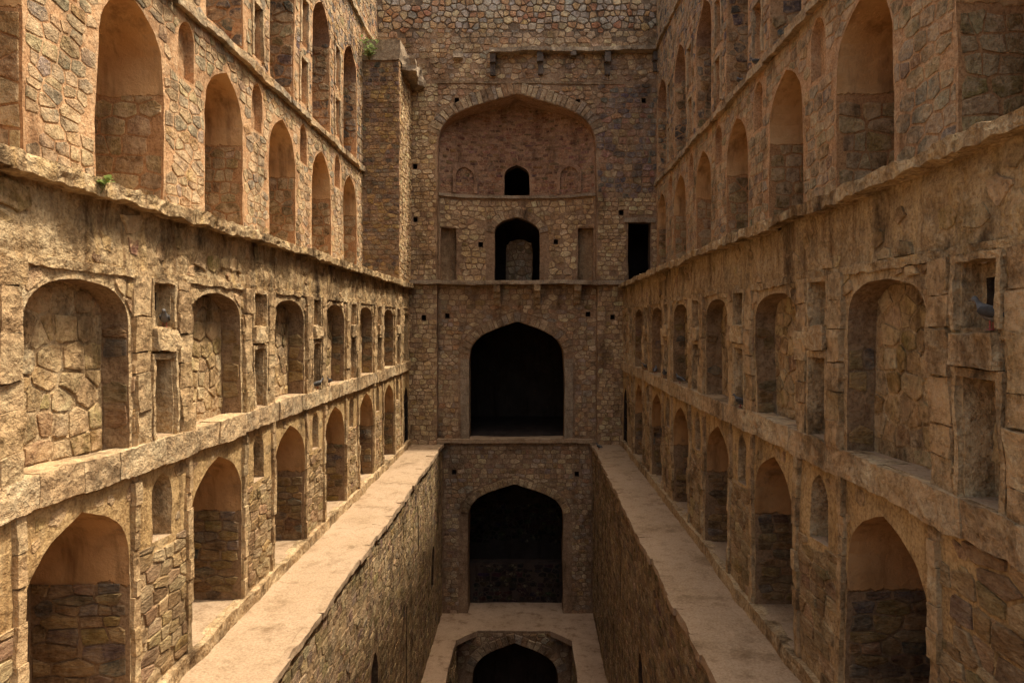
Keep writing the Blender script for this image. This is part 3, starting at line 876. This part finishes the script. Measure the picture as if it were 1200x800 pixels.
    rough_box(th, 'lintel', mp, 3.95, 5.25, 4.27, 4.46, -.2, .07, 'slab', .02, 3, .15)
    for a in pl_up: recess(th, 'putlog_hole', mp, a, .45, ('dark',)*4)
    # --- shelf on brackets
    u = -5.08
    rs = np.random.RandomState(5)
    while u < RX-.05:
        u2 = min(u+rs.uniform(.6, 1.3), RX)
        rough_box(th, 'shelf_slab', mp, u+.003, u2-.003, SH-.11, SH+.05, -.5, .3+rs.uniform(-.04, .03), 'slab', .025, 3, .12, rs.randint(99))
        u = u2
    R = -.35                        # recess of the middle storey
    mr = back_map(mp, .35)
    for x in (582, 629, 676):
        c = px(x, 0, YF)[0]
        for k, (z0, z1, pr) in enumerate(((SH-.4, SH-.11, .6), (SH-.66, SH-.4, .42), (SH-.9, SH-.66, .24))):
            rough_box(th, 'bracket', mr, c-.14, c+.14, z0, z1-.004, -.05, pr, 'stone_face', .012, 4, .12, k, tint=PAL['pil'][1])
    # --- pilasters beside the middle storey
    for (a, b, xs) in ((-5.3, -3.92, ((497, 372),)), (2.84, 4.2, ((718, 372),))):
        ph = [putlog(*q) for q in xs]
        sheet(th, 'pilaster', mp, rect(a, b, ZL-.3, SH), ph, .16, 'mort_face')
        for p in ph: recess(th, 'putlog_hole', mp, p, .4, ('dark',)*4)
        rubble(th, mp, a, b-.01 if a < 0 else b, ZL, SH-.12, .34, .2, 'pil', 'stone_face', .012, .026, .98, ph, jit=.1, wt=.06)
        e = b if a < 0 else a
        sheet(th, 'pilaster_side', jamb_map(mp, e, 1 if a < 0 else -1), rect(0, .4, ZL-.3, SH), [], .2, 'mort_face')
    # --- middle and lower arch walls
    marc = arch(CX, 2.02, ZL+.18, -1.55, .1, .66, (.55, .76), n=14)
    larc = arch(CX-.05, 2.03, ZB, -8.35, -6.85, .66, (.55, .76), n=14)
    ZR = YF+.35
    ph = [putlog(524.5, 370, ZR), putlog(689, 368, ZR), putlog(532, 553, ZR), putlog(676, 555, ZR)]
    sheet(th, 'arch_wall', mr, rect(LEL-.3, LER+.3, ZB-.1, SH), [marc, larc]+ph, .16, 'mort_face')
    for p in ph: recess(th, 'putlog_hole', mr, p, .4, ('dark',)*4)
    recess(th, 'arch_reveal', mr, marc, .7, ('mort_face', 'mort_face', 'ledge', 'dark'), back=False)
    chamber(th, mr, -.63, marc, CX-3.4, CX+3.4, ZL+.17, .9, 6.5)
    recess(th, 'arch_reveal', mr, larc, 1.0, ('mort_face', 'mort_face', 'floor', 'dark'), back=False)
    chamber(th, mr, -.93, larc, CX-2.6, CX+2.5, ZB, -6.2, 3.0, mats=('dark', 'floor'))
    rough_box(th, 'low_parapet', mr, CX-2.55, CX+2.45, ZB, -10.6, -1.6, -1.1, 'dark', .02, 2, .3)  # shade inside the arch is painted into this wall's dark colour
    nb = arch(CX-.03, .34, -8.75, -8.1, -7.75)
    recess(th, 'back_niche', mapy(ZR+3.9), nb, .25, ('mort_dark',)*4, back=True)
    rubble(th, mapy(ZR+3.92), CX-2.5, CX+2.4, -10.6, -6.3, .36, .25, 'shade_dark', 'stone_shade', .02, .03, .9, [nb])
    rubble(th, back_map(mr, 1.1), CX-1.95, CX+1.85, ZB+.02, -10.65, .36, .22, 'shade_dark', 'stone_shade', .02, .03, .9)
    rubble(th, mr, -3.9, 2.82, ZL+.2, SH-.15, .34, .23, 'face', 'stone_face', .012, .026, .98, ph, jit=.14, wt=.1, wide=[marc], wm=.46, keep=lambda u, v: ~inside(np.stack([u, v], 1), marc))
    rubble(th, mr, LEL+.02, LER-.02, ZB, ZL-.15, .32, .2, 'face', 'stone_face', .012, .026, .98, jit=.1, wt=.07, holes= ph, wide=[larc], wm=.38, keep=lambda u, v: ~inside(np.stack([u, v], 1), larc))
    voussoirs(th, mr, marc, 2, -2, .42, 'face', 'stone_face', .0, .22)
    voussoirs(th, mr, larc, 2, -2, .34, 'pil', 'stone_face', .0, .2)
    # dressed margin of the middle arch: jamb blocks
    for s in (-1, 1):
        z = ZL+.18; k = 0
        while z < -1.6:
            z2 = min(z+rs.uniform(.45, .8), -1.5); a = CX+s*2.02
            rough_box(th, 'jamb_block', mr, min(a, a+s*.36), max(a, a+s*.36), z+.004, z2-.004, -.2, .05, 'slab', .012, 3, .16, k); z = z2; k += 1
    u = LEL-.3
    while u < LER+.25:
        u2 = min(u+rs.uniform(.6, 1.2), LER+.3)
        rough_box(th, 'sill_slab', mr, u+.003, u2-.003, ZL+.02, ZL+.19, -.3, .2+rs.uniform(-.03, .03), 'ledge', .02, 3, .14, rs.randint(99)); u = u2
    # --- rubble of the upper part
    rubble(th, mp, -5.03, CX-3.36, SH+.1, 10.1, .34, .22, 'pil', 'stone_face', .014, .026, .98, jit=.12, wt=.07, holes=holes)
    rubble(th, mp, CX+3.36, URX, SH+.1, 5.3, .34, .2, 'pil', 'stone_face', .014, .026, .98, jit=.12, wt=.07, holes=holes+[rect(3.9, 5.3, 4.2, 4.5)])
    rubble(th, mp, CX+3.36, URX, 5.3, 10.1, .36, .26, 'facedark', 'stone_face', .014, .026, .98, holes, jit=.12, wt=.07)
    rubble(th, mp, CX-3.36, CX+3.36, 7.4, 10.1, .34, .24, 'face', 'stone_face', .02, .03, .96, pl_up, wide=[big], wm=.52)
    rubble(th, mp, ULX, URX, 10.2, 12.3, .36, .26, 'face', 'stone_face', .013, .025, .9, holes)
    rubble(th, mp, ULX, URX, 12.25, 15.1, .3, .25, 'top', 'stone_face', .017, .045, .98, (), jit=.34, rnd=.12, flat=.7)
    # --- string line, broken cornice on corbels
    rough_box(th, 'string_course', mp, -4.0, 3.95, 10.1, 10.17, -.1, .05, 'stone_face', .015, 3, .15, tint=PAL['face'][1])
    u = px(575, 0, YF)[0]
    while u < URX-.05:
        u2 = min(u+rs.uniform(.7, 1.4), URX)
        z = 11.35+.02*(u-1)
        rough_box(th, 'cornice_slab', mp, u, u2-.004, z, z+.16, -.2, .42+rs.uniform(-.06, .05), 'slab', .03, 3, .13, rs.randint(99)); u = u2
    for x, ln in ((578, 1.), (633, .95), (671, .4), (711, .95), (768, .8)):
        c = px(x, 0, YF)[0]
        rough_box(th, 'corbel', mp, c-.12, c+.12, 11.36-ln*.45, 11.36, -.1, .36, 'slab_dark', .02, 3, .12, x)
        if ln > .5: rough_box(th, 'corbel', mp, c-.11, c+.11, 11.36-ln*.95, 11.36-ln*.45-.004, -.1, .2, 'slab_dark', .02, 3, .12, x+1)
    rough_box(th, 'projecting_stone', mp, px(538, 0, YF)[0]-.2, px(538, 0, YF)[0]+.2, 11.1, 11.4, -.1, .3, 'slab', .04, 3, .12)
    x0, x1, ya, yb, za, zb_ = ULX-.6, URX+.6, YF+.05, YF+9, ZB-.3, 15.15
    V = np.array([(x, y, z) for z in (za, zb_) for x, y in ((x0, ya), (x1, ya), (x1, yb), (x0, yb))])
    th.part('unseen_backing', V, [(4, 5, 6, 7), (2, 3, 7, 6), (1, 2, 6, 5), (3, 0, 4, 7)], 'mort_face')  # unseen shell added to keep sunlight out of the chambers
    th.finish()
end_wall()

# ------------------------------------------------------------------ walls of the sunken shaft below the ledges
def shaft(side):
    L = side < 0
    mp = mapx(LEL-.05 if L else LER+.05, 1 if L else -1)
    th = Thing('shaft_wall', 'half sunlit rubble wall dropping below the bright walking ledge' if L else
               'fully shaded rubble wall dropping below the shadowed walking ledge', 'wall', (LEL if L else LER, 15, ZB))
    hs = [arch(16.5, .32, -10.2, -8.5, -7.95), arch(10.5, .32, -10.2, -8.5, -7.95)]
    sl_ = [rect(22.75, 22.95, -7.7, -6.1), rect(20.7, 20.86, -12, -8.6), arch(26.4, .3, -10.2, -9.0, -8.6)] if L else \
          [rect(22.1, 22.28, -11.2, -8.7), rect(25.2, 25.34, -7.6, -6.9), rect(20.2, 20.34, -8.2, -6.9)]
    sheet(th, 'wall_face', mp, rect(Y0, YF+.4, ZB-.1, ZL-.1), hs+sl_, .2, 'mort_shaft')
    for a in hs+sl_: recess(th, 'slit', mp, a, .45, ('mort_dark',)*4)
    rubble(th, mp, 8, YF+.33, ZB, ZL-.14, .36, .19, 'shaft', 'stone_flat', .010, .016, .97, hs+sl_, jit=.12, wt=.08)
    th.finish()
shaft(-1); shaft(1)

# ------------------------------------------------------------------ lowest floor with the sunken pit, flight of steps
pit = np.array(((-2.9, 19.0), (1.63, 19.0), (1.63, 26.6), (.8, 27.5), (-2.1, 27.5), (-2.9, 26.6)))
top = lambda u, v, h: np.stack([u+0*v, v+0*u, ZB+h+0*u], -1)
th = Thing('floor', None, None, (CX, 24, ZB), kind='structure')
sheet(th, 'paving', top, rect(LEL-.2, LER+.2, 17.5, YF+.5), [pit], .2, 'floor')
recess(th, 'paving_edge', top, pit, .22, ('floor',)*4, back=False, floor=False)
th = Thing('sunken_pit', 'sunken masonry pit in the lowest floor with a dark pointed arch in its end', 'well', (CX, 24, ZB-6))
pa = arch(-.6, 1.72, ZB-6, -14.3, -12.83, .62, (.55, .78), n=12)
fm = mapy(27.48)
sheet(th, 'end_face', fm, rect(-3.0, 1.75, ZB-6, ZB-.02), [pa], .18, 'mort_face')
recess(th, 'arch_recess', fm, pa, 2.5, ('mort_dark', 'mort_dark', 'dark', 'dark'), floor=False)
voussoirs(th, fm, pa, 2, -2, .4, 'face', 'stone_face', 0, .24)
rubble(th, fm, -2.9, 1.63, ZB-4, ZB-.1, .34, .22, 'face', 'stone_face', .02, .03, .95, wide=[pa], wm=.42, keep=lambda u, v: ~inside(np.stack([u, v], 1), pa))
for x, s in ((-2.95, 1), (1.68, -1)):
    m_ = mapx(x, s); sheet(th, 'side_face', m_, rect(18.9, 27.5, ZB-6, ZB-.02), [], .25, 'mort_shaft')
    rubble(th, m_, 19, 27.4, ZB-5, ZB-.1, .36, .2, 'shaft', 'stone_flat', .02, .03, .95)
rough_box(th, 'near_face', mapy(19.0), -3, 1.7, ZB-6, ZB-.1, -.05, 0, 'mort_shaft', .01, 1, .5)
rough_box(th, 'bottom', top, -3, 1.7, 18.9, 30, -6.2, -6, 'floor', .01, 1, .6)
th.finish()
th = Thing('steps', None, None, (CX, 9, ZB), kind='structure')
n = 44; ys = np.linspace(.2, 17.6, n+1); zs = np.linspace(-1.75, ZB, n+1)
for i in range(n):
    c = [(LEL-.1, ys[i]), (LER+.1, ys[i]), (LER+.1, ys[i+1]+.05), (LEL-.1, ys[i+1]+.05)]
    V = [(x, y, zs[i]) for x, y in c]+[(x, y, zs[i]-.5) for x, y in c]
    th.part('step', np.array(V), [(0, 1, 2, 3), (2, 3, 7, 6), (0, 1, 5, 4), (1, 2, 6, 5), (3, 0, 4, 7)], 'floor')

# ------------------------------------------------------------------ iron gates at the far ends of the ledges
def gate(side):
    L = side < 0
    x = (LX if L else RX)-(.06 if L else -.06)
    mp = mapx(x, 1 if L else -1)
    th = Thing('iron_gate', 'black barred iron gate at the end of the sunlit ledge' if L else 'black barred iron gate at the end of the shadowed ledge', 'gate', (x, YF-.78, ZL))
    c = YF-.78
    def bar(name, u0, u1, v0, v1):
        V = np.array([(u, v, h) for h in (-.02, .02) for u, v in ((u0, v0), (u1, v0), (u1, v1), (u0, v1))], float)
        th.part(name, mp(V[:, 0], V[:, 1], V[:, 2]), [(0, 1, 2, 3), (4, 5, 6, 7), (0, 1, 5, 4), (1, 2, 6, 5), (2, 3, 7, 6), (3, 0, 4, 7)], 'iron')
    for i in range(9): bar('bar', c-.46+i*.115-.011, c-.46+i*.115+.011, ZL+.03, -3.2)
    for z in (ZL+.06, ZL+.65, ZL+1.25, -3.22): bar('cross_rail', c-.5, c+.5, z-.025, z+.025)
gate(-1); gate(1)

# ------------------------------------------------------------------ pigeons
M['pigeon'] = mat_plain('pigeon_grey', '6e6a66', .75, .4)
M['pigeon_dark'] = mat_plain('pigeon_dark', '45423f', .7, .4)
M['beak'] = mat_plain('beak', '4a423c', .6)
M['leg'] = mat_plain('pigeon_leg', 'a0564a', .7)
def loft(rings, n=10):
    V, F = [], []
    for (x, z, rz, ry) in rings:
        for i in range(n):
            a = 2*math.pi*i/n; V.append((x, ry*math.cos(a), z+rz*math.sin(a)))
    for r in range(len(rings)-1):
        for i in range(n):
            F.append((r*n+i, r*n+(i+1) % n, (r+1)*n+(i+1) % n, (r+1)*n+i))
    F.append(tuple(range(n))); F.append(tuple((len(rings)-1)*n+i for i in range(n)))
    return np.array(V), F
PB = loft([(-.17, .085, .006, .03), (-.13, .09, .014, .032), (-.09, .1, .034, .04), (-.03, .112, .058, .056), (.03, .125, .062, .058), (.075, .15, .052, .048),
           (.095, .185, .034, .032), (.105, .212, .028, .027), (.118, .228, .027, .026), (.135, .228, .02, .02), (.147, .224, .008, .008)])
PW = loft([(-.15, .1, .008, .006), (-.08, .118, .03, .012), (0, .135, .042, .016), (.06, .14, .03, .012), (.08, .14, .008, .006)], 8)
PK = loft([(.143, .222, .006, .006), (.158, .219, .004, .004), (.168, .214, .001, .001)], 6)
PLG = loft([(0, 0, .001, .001)], 4)
pig0 = None
def pigeon(loc, yaw, label, sc=1.0):
    global pig0
    if pig0 is None:
        t = Thing('pigeon', 'x', 'bird', (0, 0, -ZO)); r = t.root
        kw = dict(zo=False)
        t.part('body', PB[0], PB[1], 'pigeon', smooth=True, **kw)
        for s in (-1, 1):
            V = PW[0].copy(); V[:, 1] += s*.052; t.part('wing', V, PW[1], 'pigeon_dark', smooth=True, **kw)
            V = np.array([(a, b+s*.022, z) for z in (0, .07) for a, b in ((.0, -.005), (.01, -.005), (.01, .005), (0, .005))]+
                         [(-.015, s*.022, .001), (.04, s*.022-.015, .001), (.04, s*.022+.015, .001), (.0, s*.022, .012)])
            t.part('leg', V, [(0, 1, 5, 4), (1, 2, 6, 5), (2, 3, 7, 6), (3, 0, 4, 7), (8, 9, 11), (9, 10, 11), (8, 10, 11), (8, 9, 10)], 'leg', **kw)
        t.part('beak', PK[0], PK[1], 'beak', **kw)
        pig0 = r; new = r
    else:
        new = pig0.copy(); COL.objects.link(new)
        for ch in pig0.children:
            c = ch.copy(); COL.objects.link(c); c.parent = new
    new.location = (loc[0], loc[1], loc[2]+ZO); new.rotation_euler = (0, 0, yaw); new.scale = (sc,)*3
    new['label'] = label; new['category'] = 'bird'; new['group'] = 'pigeons resting on the masonry'
def onR(x, z, out=.0): return (RX-out, 800*(RX-out)/(x-621), z)
def onL(x, z, out=.0): return (LX+out, 800*(LX+out)/(x-621), z)
HR = math.pi/2
pigeon(onR(1163, -.055, .05), HR+.5, 'plump grey pigeon on the block below a square niche of the shaded wall', 1.15)
pigeon(onL(193, -.05, -.02), -HR+.4, 'dark pigeon on the block below a square niche of the sunlit wall', 1.0)
pigeon(onR(868, -1.55, .02), 2.6, 'pigeon alone on the sill beneath a tall narrow niche of the shaded wall')
pigeon(onR(797, -1.55, .03), 2.2, 'pigeon on a shaded sill, first of the row towards the end wall')
pigeon(onR(779, -1.55, .03), -2.0, 'pigeon on a shaded sill, second of the row towards the end wall')
pigeon(onR(768, -1.55, .03), 1.2, 'pigeon on a shaded sill, third of the row towards the end wall')
pigeon(onR(757, -1.55, .03), 2.9, 'pigeon on a shaded sill, last of the row before the end wall')
pigeon(onL(372, -1.55, .02), .6, 'pigeon facing the well on a sunlit sill under an arched niche')
pigeon(onL(385, -1.55, .02), -1.6, 'pigeon facing along the wall on a sunlit sill under an arched niche')
def onUR(x, z, out): return (URX-out, 800*(URX-out)/(x-621), z)
pigeon(onUR(886, 6.0, .06), 2.5, 'pigeon higher up on the string course of the shaded upper wall')
pigeon(onUR(867, 6.0, .06), 1.7, 'pigeon beside another on the string course of the shaded upper wall')
pigeon((LER+.15, 27.6, ZL+.01), 2.4, 'small dark pigeon on the edge of the shadowed ledge near the end wall')

# ------------------------------------------------------------------ plants
def mat_leaf(name, c):
    n = NB(name)
    col = n.mix(n.rng(n.noise(14, 4), .35, .65), rgb(c), rgb('6f8246'))
    tr = n.t.nodes.new('ShaderNodeBsdfTranslucent'); n.lk(col, tr.inputs[0])
    ms = n.t.nodes.new('ShaderNodeMixShader'); ms.inputs[0].default_value = .3
    n.done(col, None, .6)
    n.lk(n.b.outputs[0], ms.inputs[1]); n.lk(tr.outputs[0], ms.inputs[2]); n.lk(ms.outputs[0], n.out.inputs[0])
    return n.m
M['leaf'] = mat_leaf('green_leaf', '93a35c'); M['leaf_dusty'] = mat_leaf('dusty_leaf', '8f9a6a'); M['stem'] = mat_plain('stem', '6a6236', .8)
def leaf(base, d, ln, wd, droop, rs):
    d = Vector(d).normalized(); sd = d.cross(Vector((0, 0, 1)))
    sd = (sd if sd.length > .1 else Vector((1, 0, 0))).normalized(); up = sd.cross(d)
    V = []
    for t, wv in ((0, .12), (.3, .9), (.6, 1.), (.85, .55), (1, .02)):
        p = Vector(base)+d*ln*t-Vector((0, 0, 1))*droop*ln*t*t
        for s in (-1, 0, 1): V.append(tuple(p+sd*s*wd*wv*.5+up*(abs(s)*wd*.18*wv)))
    F = [(r*3+i, r*3+i+1, r*3+i+4, r*3+i+3) for r in range(4) for i in range(2)]
    return np.array(V), F
def tube(pts, r0, r1, n=5):
    V, F = [], []
    for k, p in enumerate(pts):
        r = r0+(r1-r0)*k/(len(pts)-1)
        for i in range(n):
            a = 2*math.pi*i/n; V.append((p[0]+r*math.cos(a), p[1]+r*math.sin(a), p[2]))
    for k in range(len(pts)-1):
        for i in range(n): F.append((k*n+i, k*n+(i+1) % n, (k+1)*n+(i+1) % n, (k+1)*n+i))
    return np.array(V), F
def plant(loc, label, name, n, hgt, spread, ln, seed, cat='plant', lean=(0, 0)):
    rs = np.random.RandomState(seed)
    t = Thing(name, label, cat, loc); lm = 'leaf' if n < 20 else 'leaf_dusty'
    for s in range(max(1, n//9)):
        dx, dy = rs.uniform(-spread, spread, 2)*(.3 if n < 20 else 1)
        hh = hgt*rs.uniform(.6, 1.0)
        pts = [(loc[0]+(dx+lean[0])*k/4, loc[1]+(dy+lean[1])*k/4, loc[2]-.03+hh*k/4) for k in range(5)]
        t.part('stem', *tube(pts, .008, .003), 'stem')
        for i in range(9 if n >= 9 else n):
            f = rs.uniform(.25, 1); p = np.array(pts[0])*(1-f)+np.array(pts[-1])*f
            a = rs.uniform(0, 2*math.pi)
            V, F = leaf(p, (math.cos(a), math.sin(a), rs.uniform(.2, 1.1)), ln*rs.uniform(.7, 1.2), ln*.42, rs.uniform(.1, .6), rs)
            t.part('leaf', V, F, lm, smooth=True)
plant((LX+.23, 800*(LX+.23)/(118-621), ZT-.12), 'small bright green weed sprouting from the sunlit cornice', 'weed', 14, .3, .14, .17, 3, lean=(.1, 0))
plant((-6.15, 26.15, 10.1), 'leafy green bush growing from the top of the square buttress', 'bush', 100, .75, .5, .2, 5, 'bush', lean=(0, -.12))
